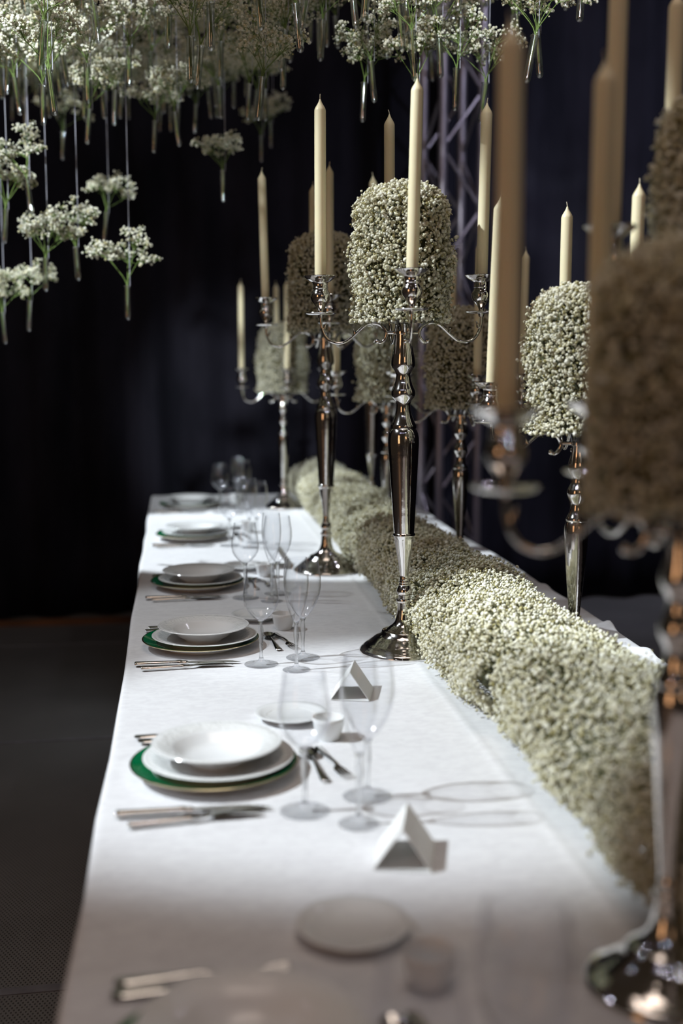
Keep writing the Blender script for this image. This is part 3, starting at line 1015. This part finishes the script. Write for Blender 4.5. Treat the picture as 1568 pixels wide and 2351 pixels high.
ROWS = [
    (1.10, 'in the dim place setting nearest the viewer', ''),
    (1.99, 'in the second place setting from the viewer', ''),
    (2.905, 'in the sharp third place setting', ''),
    (3.68, 'in the fourth place setting from the viewer', ''),
    (4.68, 'in the bright fifth place setting', ''),
    (5.66, 'in the dim farthest place setting', ''),
]
RX = 0.055
for n, (ry, where, _) in enumerate(ROWS):
    r = random.Random(100 + n)

    def J(a=0.006):
        return r.uniform(-a, a)
    x, y = RX + J(.004), ry
    p = thing('charger_plate', 'white charger with a green band ' + where, 'plate', 'chargers', x, y)
    obj('plate_body', MESH['charger_body'], p)
    o = obj('green_band', MESH['charger_band'], p)
    o['label'] = 'glossy green rim band'
    o = obj('gold_edge', MESH['charger_gold'], p)
    o['label'] = 'thin gold edge line'
    x2, y2 = x + .0095 + J(.002), y + .003 + J(.003)
    p = thing('dinner_plate', 'white dinner plate on the charger ' + where, 'plate', 'dinner plates', x2, y2, TZ + .0072, r.uniform(0, 6))
    obj('plate_body', MESH['dinner_body'], p)
    obj('embossed_rim', MESH['dinner_rim'], p)
    p = thing('soup_plate', 'white soup plate topping the stack ' + where, 'plate', 'soup plates', x2 - .003 + J(.003), y2 + .003, TZ + .0072 + .0078, r.uniform(0, 6))
    obj('plate_body', MESH['soup_body'], p)
    obj('embossed_rim', MESH['soup_rim'], p)
    # knives lie on the near side, forks on the far side, handles at the table edge
    p = thing('table_knife', 'silver table knife beside the plates ' + where, 'knife', 'table knives', x - .034 + J(.004), y - .182 + J(.004), TZ + .0008, R(1.5 + J(1.5)))
    obj('blade', MESH['knife_blade'], p)
    obj('handle', MESH['knife_handle'], p)
    p = thing('fish_knife', 'silver fish knife next to the table knife ' + where, 'knife', 'fish knives', x - .028 + J(.005), y - .216 + J(.004), TZ + .0008, R(5.0 + J(2.0)))
    obj('blade', MESH['fish_blade'], p)
    obj('handle', MESH['knife_handle'], p, (0, 0, 0.0008), (0, 0, 0), (.92, .72, .8))
    for q, nm in enumerate(('fish_fork', 'table_fork')):
        lab = ('silver outer fork behind the plates ' if q == 0 else 'silver inner fork behind the plates ') + where
        p = thing(nm, lab, 'fork', 'forks behind the plates', x - .034 + J(.006), y + .195 - q * .026 + J(.003), TZ + .0022, R(J(2)))
        obj('handle', MESH['fork_handle'], p)
        obj('head', MESH['fork_head'], p)
    p = thing('dessert_spoon', 'silver dessert spoon between plates and glasses ' + where, 'spoon', 'dessert spoons', x + .178 + J(.004), y + .005 + J(.01), TZ + .0008, R(97 + J(4)))
    p.scale = (.86, .9, .9)
    obj('handle', MESH['spoon_handle'], p)
    obj('bowl', MESH['spoon_bowl'], p)
    p = thing('dessert_fork', 'silver dessert fork between plates and glasses ' + where, 'fork', 'dessert forks', x + .212 + J(.004), y + .010 + J(.01), TZ + .0016, R(-78 + J(4)))
    p.scale = (.84, .9, .9)
    obj('handle', MESH['fork_handle'], p)
    obj('head', MESH['fork_head'], p)
    for key, nm, dx, dy, lab in (('white', 'white_wine_glass', .140, -.205, 'clear empty white wine glass '), ('flute', 'champagne_flute', .213, -.266, 'clear empty champagne flute '), ('red', 'red_wine_glass', .243, -.150, 'clear empty red wine glass ')):
        a, b = x + dx + J(.004), y + dy + J(.006)
        p = thing(nm, lab + where, 'wine glass', nm.replace('_', ' ') + 's', a, b, TZ + .0004)
        obj('bowl', MESH[key + '_bowl'], p)
        obj('stem', MESH[key + '_stem'], p)
        obj('foot', MESH[key + '_foot'], p)
    p = thing('bread_plate', 'small white bread plate above the forks ' + where, 'plate', 'bread plates', x + .163 + J(.006), y + .285 + J(.008))
    obj('plate_body', MESH['bread'], p)
    obj('well_ring', MESH['bread_ring'], p)
    p = thing('small_cup', 'small white porcelain cup beside the bread plate ' + where, 'cup', 'small white cups', x + .222 + J(.006), y + .150 + J(.01))
    obj('cup_body', MESH['cup'], p)


def tent(x, y, rz, label):
    L, B, H, th = .052, .042, .062, .0009
    V, F = [], []
    for yy in (-L, L):
        V += [(-B, yy, 0), (B, yy, 0), (0, yy, H), (-B + 2.2 * th, yy, th), (B - 2.2 * th, yy, th), (0, yy, H - 2.2 * th)]
    for k in range(3):
        k2 = (k + 1) % 3
        F.append((k, k2, 6 + k2, 6 + k))
        F.append((3 + k2, 3 + k, 9 + k, 9 + k2))
        F.append((k2, k, 3 + k, 3 + k2))
        F.append((6 + k, 6 + k2, 9 + k2, 9 + k))
    o = obj('place_card', build('place_card', V, F, 'card', False), None, (x, y, TZ + .0006), (0, 0, R(rz)))
    tag(o, label, 'place card', 'folded place cards')


tent(.318, 1.600, -15, 'folded white place card nearest the viewer, half in shade')
tent(.365, 2.430, -14, 'folded white place card seen through the second setting\'s glasses')
tent(.345, 4.020, -10, 'folded white place card far back beside the third glass group')

# ------------------------------------------------------------------ hanging canopy of test tubes and gypsophila sprigs
MESH['tube'] = build('glass_tube', *lathe([(0, 0), (.0040, .0012), (.0070, .0040), (.0088, .0080), (.0092, .0120), (.0092, .1080), (.0108, .1090), (.0110, .1102), (.0104, .1110), (.0084, .1104), (.0082, .1080), (.0082, .0120), (.0076, .0085), (.0060, .0052), (.0034, .0030), (0, .0022)], 20), 'tube_glass', True, 60)
MESH['rim'] = build('rim', *lathe([(.0094, .1072), (.0114, .1085), (.0118, .1102), (.0110, .1118), (.0100, .1122), (.0094, .1110)], 20), 'tube_glass', True, 60)


def sprig(seed):
    r = np.random.default_rng(seed)
    nst = r.integers(5, 7)
    ends, A, B = [], [], []
    base = np.array((0, 0, 0.0))
    low = np.array((0, 0, -0.085))
    g = Geo()
    for s in range(nst):
        az = 2 * math.pi * (s + r.uniform(-.25, .25)) / nst
        tilt = r.uniform(0.18, 0.75)
        Ln = r.uniform(0.075, 0.125)
        d = np.array((math.sin(tilt) * math.cos(az), math.sin(tilt) * math.sin(az), math.cos(tilt)))
        b0 = low + np.array((r.uniform(-.003, .003), r.uniform(-.003, .003), r.uniform(0, .02)))
        fork = d * Ln
        pth = smooth_path([b0, base + np.array((r.uniform(-.003, .003), r.uniform(-.003, .003), .012)), fork * 0.55 + np.array((0, 0, .01)), fork], 4)
        g.add(*sweep(pth, [0.0017 - 0.0008 * k / len(pth) for k in range(len(pth))], 5))
        for q in range(r.integers(5, 7)):
            dd = d * 0.8 + r.normal(0, 0.50, 3)
            dd[2] = abs(dd[2]) * 0.8 + 0.12
            dd /= np.linalg.norm(dd)
            e = fork + dd * r.uniform(0.035, 0.085)
            pth = smooth_path([fork, fork * 0.45 + e * 0.55 + np.array((0, 0, .006)), e], 3)
            g.add(*sweep(pth, 0.0008, 4))
            ends.append(e)
    P, rr, tt = [], [], []
    for e in ends:
        m = r.integers(15, 23)
        off = r.normal(0, 1, (m, 3))
        off /= np.linalg.norm(off, axis=1)[:, None]
        off *= (r.random(m) ** 0.5 * 0.024)[:, None] * np.array([1, 1, .75])
        for o_ in off:
            P.append(e + o_)
            A.append(e - np.array((0, 0, .008)))
            B.append(e + o_)
        rr += list(r.gamma(9, 0.0040 / 9, m).clip(.002, .006))
        tt += list(tints(m, r, .78))
    bm = blossoms('blossoms', P, rr, tt)
    nd = needles('pedicels', A, B, .0005, 'stem')
    return g.mesh('stems', 'stem', True, 180), nd, bm


SPR = [sprig(200 + k) for k in range(6)]
TUBES = [
    (-0.150,3.966,1.588,0,1.00,0),
    (-0.312,4.063,1.719,1,0.95,-3),
    (-0.421,4.074,1.683,2,0.90,2),
    (-0.444,3.942,1.920,3,0.90,-6),
    (-0.517,4.382,1.558,4,0.85,4),
    (-0.601,4.388,1.514,0,0.85,-3),
    (-0.546,4.055,1.836,1,1.00,4),
    (-0.252,4.527,1.887,2,0.90,6),
    (-0.264,3.946,2.140,3,0.90,5),
    (-0.178,3.942,2.198,4,0.70,3),
    (0.182,4.345,2.019,0,0.85,0),
    (-0.441,5.080,2.268,1,0.90,3),
    (-0.305,3.770,2.277,2,1.00,-8),
    (-0.448,3.778,2.191,3,0.95,-8),
    (-0.488,3.792,2.253,4,0.90,4),
    (-0.061,4.402,2.193,0,0.90,3),
    (0.028,4.016,2.151,1,0.90,-7),
    (0.395,5.347,2.321,2,0.85,0),
    (0.438,5.349,2.382,3,0.80,0),
    (0.546,3.450,2.135,4,0.80,3),
    (0.567,3.368,2.173,0,0.85,-6),
    (0.322,3.494,2.227,1,0.90,2),
    (0.762,3.216,2.126,2,0.90,1),
    (0.844,2.832,2.117,3,0.95,10),
    (0.861,3.319,2.115,4,0.90,5),
    (0.098,2.887,2.179,0,0.90,0),
    (0.151,3.708,2.298,1,0.90,2),
    (0.419,3.404,2.288,2,0.85,3),
    (0.668,3.263,2.087,3,0.95,-3),
    (0.936,3.018,2.173,4,0.80,-6),
    (-0.343,3.688,2.322,0,0.90,2),
    (-0.186,3.335,2.298,1,0.90,-6),
    (-0.002,3.386,2.304,2,1.00,2),
    (0.717,3.195,2.206,3,0.90,-3),
    (0.591,3.076,2.242,4,0.95,-6),
    (0.349,3.263,2.324,0,0.90,10),
    (0.973,2.834,2.262,1,0.75,4),
    (-0.627,4.350,2.749,1,1.09,0),
    (-0.356,6.063,2.710,3,1.07,-4),
    (0.023,4.549,2.298,4,0.94,4),
    (0.003,5.363,2.441,2,1.09,-2),
    (-0.647,4.501,2.424,2,0.94,2),
    (-0.445,5.597,2.620,3,1.09,6),
    (-0.025,5.113,2.470,3,0.89,3),
    (-0.064,4.117,2.362,4,0.90,3),
    (-0.366,4.022,2.702,3,1.07,2),
    (-0.305,4.437,2.310,1,1.08,3),
    (-0.188,4.742,2.458,3,1.06,4),
    (0.175,4.262,2.291,0,0.87,-3),
    (0.381,4.467,2.689,2,1.08,-5),
    (-0.627,4.720,2.428,2,1.08,0),
    (0.831,3.474,2.463,0,0.99,-6),
    (-0.313,4.380,2.713,0,1.05,-6),
    (1.055,4.287,2.602,4,1.10,-3),
    (0.171,4.409,2.447,3,1.09,2),
    (-0.715,4.839,2.381,1,0.96,6),
    (-0.143,5.356,2.686,4,0.97,0),
    (-0.671,5.847,2.546,2,0.97,0),
    (-0.237,3.493,2.406,4,0.99,4),
    (-0.224,4.261,2.279,1,0.93,-3),
    (0.362,4.968,2.440,0,0.87,0),
    (-0.362,3.276,2.347,2,0.88,-6),
    (0.256,5.962,2.618,0,0.86,-3),
    (-0.050,3.817,2.417,0,1.04,3),
    (-0.282,3.871,2.656,4,1.00,6),
    (0.052,3.023,2.135,2,1.04,0),
    (0.354,5.701,2.665,1,1.00,0),
    (0.170,5.128,2.456,4,0.87,-6),
    (-0.081,4.976,2.642,0,1.09,2),
    (-0.104,3.857,2.629,2,0.98,5),
    (-0.197,4.889,2.401,1,0.90,5),
    (-0.465,2.955,2.184,4,0.97,0),
    (0.586,4.243,2.534,2,0.92,-5),
    (0.071,3.233,2.166,1,0.96,6),
    (0.186,4.985,2.432,2,1.08,6),
    (-0.370,4.810,2.508,3,1.05,3),
    (-0.206,5.500,2.574,4,1.07,2),
    (-0.774,5.082,2.519,1,1.06,6),
    (0.713,4.393,2.579,0,0.97,-1),
    (-0.527,3.457,2.100,0,0.93,2),
    (-0.117,3.128,2.424,1,1.07,4),
    (-0.201,6.063,2.621,2,1.02,0),
    (0.468,3.810,2.407,0,0.96,-2),
    (0.693,4.590,2.747,3,1.06,1),
    (-0.312,5.642,2.747,1,0.89,4),
    (-0.261,5.112,2.625,4,0.86,-5),
    (0.230,3.218,2.087,2,0.89,6),
    (-0.594,5.619,2.601,4,0.90,2),
    (0.090,5.613,2.644,2,0.86,6),
    (0.026,3.571,2.602,3,0.91,-3),
    (-0.412,4.843,2.731,1,0.87,-3),
    (-0.045,4.698,2.406,2,1.05,4),
    (0.385,3.929,2.407,2,0.88,6),
    (0.907,3.590,2.418,2,1.04,-5),
    (0.113,3.571,2.355,1,1.00,5),
    (0.884,4.230,2.739,3,1.01,0),
    (0.646,3.750,2.480,4,0.95,5),
    (-0.037,5.772,2.598,4,1.07,1),
    (-0.907,6.056,2.728,1,1.07,-5),
    (-0.150,5.614,2.730,3,1.05,-3),
    (-0.533,4.527,2.614,0,1.10,4),
    (-0.081,4.486,2.690,4,0.87,3),
    (-0.761,5.559,2.656,2,0.93,4),
    (0.176,4.698,2.417,1,1.01,-4),
    (-0.234,4.586,2.616,1,1.03,-1),
    (-0.832,5.342,2.531,3,0.96,0),
    (-0.052,5.979,2.552,1,0.86,4),
    (0.337,4.336,2.301,1,0.97,0),
    (0.305,3.621,2.643,3,0.98,-5),
    (0.338,3.385,2.544,1,1.02,3),
    (0.984,4.524,2.499,1,0.99,-5),
    (0.234,5.623,2.688,2,0.87,4),
    (-0.470,4.890,2.398,0,0.92,2),
    (-0.526,4.434,2.365,2,1.02,0),
    (0.720,3.023,2.330,4,0.98,2),
    (-0.375,5.291,2.588,1,0.87,0),
    (0.270,5.231,2.522,0,0.88,1),
    (-0.593,5.765,2.684,4,0.97,6),
    (0.923,3.711,2.632,4,0.88,4),
    (0.161,3.353,2.467,0,1.01,-4),
    (0.230,3.068,2.276,4,0.99,-4),
    (1.161,3.506,2.480,4,0.98,-1),
    (0.056,4.961,2.570,2,1.08,1),
    (-0.634,4.090,2.268,2,0.89,-2),
    (0.427,3.908,2.666,3,0.99,4),
    (0.685,4.066,2.606,0,1.05,-4),
    (0.272,4.326,2.703,0,1.09,-5),
    (-0.350,3.472,2.106,1,1.07,0),
    (-0.384,5.044,2.494,3,0.95,6),
    (-0.462,3.430,2.423,3,0.92,6),
    (0.185,3.742,2.547,1,0.97,-3),
    (-0.372,4.295,2.362,3,1.07,-5),
    (-0.439,3.633,2.528,0,1.01,-4),
    (0.287,4.093,2.466,3,0.87,1),
    (-0.554,3.968,2.390,4,0.96,0),
    (-0.719,4.505,2.706,1,1.04,2),
    (-0.087,3.411,2.556,3,0.96,-2),
    (-0.566,3.554,2.383,0,1.02,1),
    (1.149,3.667,2.588,1,0.89,-3),
    (1.011,4.098,2.637,2,0.93,-6),
    (-0.893,5.749,2.559,4,1.05,6),
    (-0.118,3.638,2.256,0,0.95,1),
    (-0.643,5.357,2.671,4,0.90,3),
    (0.022,4.233,2.613,2,0.87,0),
    (0.750,4.190,2.493,2,1.00,-1),
    (0.081,3.880,2.451,0,1.05,0),
    (-0.383,3.863,2.460,3,0.88,-3),
    (-0.243,3.714,2.641,0,0.89,0),
    (-0.148,4.300,2.713,3,0.91,5),
    (-0.542,6.039,2.607,0,0.96,-6),
    (0.809,3.591,2.618,1,1.04,-3),
    (0.873,4.066,2.494,0,1.00,6),
    (0.095,4.851,2.345,2,0.89,3),
    (-0.021,5.455,2.688,4,1.00,0),
    (-0.301,2.960,2.140,2,1.08,6),
    (-0.413,4.086,2.281,0,1.03,3),
    (0.261,3.868,2.452,1,0.88,4),
    (0.244,3.872,2.213,1,1.07,3),
    (0.396,4.627,2.621,1,0.95,6),
    (-0.287,3.133,2.069,0,1.06,-6),
    (0.546,4.024,2.644,1,1.08,-5),
    (0.783,3.302,2.314,0,1.06,2),
    (0.318,4.638,2.361,0,0.95,5),
    (-0.605,5.231,2.505,4,0.94,6),
    (-0.098,2.948,2.382,1,1.08,-1),
    (-0.726,5.706,2.722,2,1.08,6),
    (-0.527,4.155,2.418,4,0.86,2),
    (-0.758,6.061,2.600,1,1.02,2),
    (0.522,4.548,2.628,1,1.01,3),
    (-0.231,3.538,2.182,3,1.03,0),
    (0.567,3.270,2.465,0,0.94,-2),
    (-0.290,5.772,2.643,3,0.90,-4),
    (0.936,3.724,2.460,0,0.73,-6),
    (0.337,3.602,2.353,1,0.85,-5),
    (0.555,2.800,2.334,0,0.90,5),
    (0.648,3.315,2.343,4,0.78,-2),
    (0.445,2.904,2.361,1,0.83,-1),
    (0.308,2.878,2.180,0,0.85,-6),
    (0.444,2.787,2.231,0,0.92,5),
    (0.771,3.634,2.423,3,0.74,7),
    (0.644,2.943,2.351,4,0.91,7),
    (0.560,2.763,2.097,3,0.75,-5),
    (0.446,3.336,2.505,2,0.90,-4),
    (0.602,3.604,2.475,2,0.80,8),
    (0.470,3.655,2.389,3,0.93,-1),
    (0.486,3.178,2.319,2,0.73,-6),
    (0.508,3.771,2.646,0,0.80,0),
    (0.306,3.375,2.251,4,0.76,6),
    (1.136,3.891,2.586,4,0.71,-2),
    (0.915,3.895,2.539,2,0.86,-1),
    (0.764,3.698,2.580,4,0.75,2),
    (1.074,3.681,2.404,2,0.79,-7),
    (0.274,2.875,2.352,4,0.87,5),
    (0.794,3.794,2.472,3,0.89,0),
    (0.459,3.567,2.539,4,0.90,-1),
    (1.091,3.837,2.443,4,0.93,2),
    (0.334,2.978,2.381,2,0.71,0),
    (0.980,3.822,2.408,2,0.73,-1),
]
NAMED = {
    0: 'hanging alone lowest, wide and white, centre left', 1: 'hanging just left of the lowest lone one', 2: 'hanging low near the left edge, under another',
    3: 'bright, high above the low left group', 4: 'unlit brownish, lowest at the left edge', 5: 'unlit, at the very left edge, lowest of all', 6: 'white, cut by the left edge at mid height',
    7: 'unlit olive, behind the low left group', 8: 'bright, with a short green stem upper left', 9: 'small, just right of the bright green-stemmed one', 10: 'hanging by itself below the canopy, left of the tall candles',
    11: 'dim and distant, upper left', 12: 'with the brightest glinting tube, upper left', 13: 'bright, leaning, near the left edge', 14: 'bright, at the left edge near the top',
    15: 'in the lower fringe of the canopy, left of centre', 16: 'leaning, lowest of the middle canopy fringe', 17: 'dim and far, above the tall candles', 18: 'dim, far, left beside a similar one',
    19: 'hanging straight between the two front candles', 20: 'leaning, just right of the one between the candles', 21: 'straight, above the left front candle', 22: 'straight, over the metal truss',
    23: 'large clear leaning, highest contrast at upper right', 24: 'behind the big blurred candle', 25: 'sharp and clear at the top edge, left of centre', 26: 'just below and right of the sharp tube',
    27: 'short, centre top, left of the bright tubes', 28: 'just behind the tip of the front candle', 29: 'dim, right beside the large clear leaning one', 30: 'upper left, beside the brightest glinting tube',
    31: 'upper left, cut by the top edge', 32: 'top centre left with two bright streaks', 33: 'bright, above the metal truss on its left', 34: 'bright, above the front candle', 35: 'leaning, top centre', 36: 'farthest right, cut by the top edge',
}
MESH['thread'] = build('thread', *lathe([(0, 0), (.0009, 0), (.0009, 1.0), (0, 1.0)], 6), 'thread', True, 60)
TOP = 3.6
ORD = ['first', 'second', 'third', 'fourth', 'fifth', 'sixth', 'seventh', 'eighth', 'ninth', 'tenth', 'eleventh', 'twelfth', 'thirteenth', 'fourteenth', 'fifteenth', 'sixteenth', 'seventeenth', 'eighteenth', 'nineteenth', 'twentieth', 'twenty-first', 'twenty-second']
ZONES = {}
for n, (x, y, z, v, k, tilt) in enumerate(TUBES):
    if n not in NAMED:
        side = ['far left', 'left', 'centre left', 'centre', 'centre right', 'right'][int(np.digitize(x / y, (-.14, -.06, .02, .12, .22)))]
        deep = ['front', 'middle', 'rear'][int(np.digitize(y, (3.6, 4.6)))]
        high = 'upper' if (z - 1.47) / y > 0.235 else 'lower'
        ZONES.setdefault('%s row, %s %s of canopy' % (deep, high, side), []).append((x / y, n))
PLACE = {}
for zn, lst in ZONES.items():
    for q, (_, n) in enumerate(sorted(lst)):
        PLACE[n] = (zn, q, len(lst))
for n, (x, y, z, v, k, tilt) in enumerate(TUBES):
    r = random.Random(700 + n)
    ta, tb_ = R(tilt), R(r.uniform(-4, 4))
    if n in NAMED:
        tl, sl = 'glass test tube ' + NAMED[n], 'gypsophila sprig ' + NAMED[n]
    else:
        zone, rank, total = PLACE[n]
        pos = ORD[rank] + ' from left in ' if total > 1 else 'alone in '
        tl, sl = 'glass test tube, ' + pos + zone, 'gypsophila sprig, ' + pos + zone
    t = tag(obj('hanging_test_tube', None, None, (x, y, z), (tb_, ta, 0)), tl, 'test tube', 'hanging test tubes')
    obj('glass_tube', MESH['tube'], t)
    obj('rim', MESH['rim'], t)
    L = (TOP - z - .11) / math.cos(ta) / math.cos(tb_)
    obj('thread', MESH['thread'], t, (0.0100, 0, .110), (-tb_, -ta, 0), (1, 1, L))
    s = tag(obj('gypsophila_sprig', None, None, tuple(np.array((x, y, z)) + np.array((math.sin(ta), -math.sin(tb_), 1)) * .104), (tb_, ta, 0), (k, k, k)), sl, 'flower sprig', 'gypsophila sprigs in the hanging tubes')
    rz = r.uniform(0, 6.28)
    vv = (v + n) % 6
    obj('stems', SPR[vv][0], s, (0, 0, 0), (0, 0, rz))
    q = obj('pedicels', SPR[vv][1], s, (0, 0, 0), (0, 0, rz))
    q['kind'] = 'stuff'
    q = obj('blossoms', SPR[vv][2], s, (0, 0, 0), (0, 0, rz))
    q['kind'] = 'stuff'

# ------------------------------------------------------------------ lighting truss behind the table
tr = tag(obj('truss_tower', None, None, (1.475, 6.28, 0), (0, 0, R(14))), 'vertical aluminium lattice truss tower standing behind the table', 'truss')
H = 4.2
MESH['chord'] = build('chord', *lathe([(0, 0), (.025, 0), (.025, H), (0, H)], 20), 'truss_metal', True, 60)
h = 0.115
for sx in (-1, 1):
    for sy in (-1, 1):
        obj('chord', MESH['chord'], tr, (sx * h, sy * h, 0.012))
V, F = boxv(-.17, .17, -.17, .17, 0, .012)
obj('base_plate', build('base_plate', V, F, 'truss_metal', False), tr)
step = 0.30
Ld = math.hypot(2 * h, step)
MESH['brace'] = build('brace', *lathe([(0, 0), (.0085, 0), (.0085, Ld), (0, Ld)], 12), 'truss_metal', True, 60)
ang = math.atan2(2 * h, step)
for lev in range(13):
    z0 = 0.14 + lev * step
    up = lev % 2 == 0
    for sgn in (-1, 1):
        a = -h if up else h
        obj('brace', MESH['brace'], tr, (a, sgn * h, z0), (0, ang if up else -ang, 0))
        a = -h if not up else h
        obj('brace', MESH['brace'], tr, (sgn * h, a, z0), ((-ang if a < 0 else ang), 0, 0))
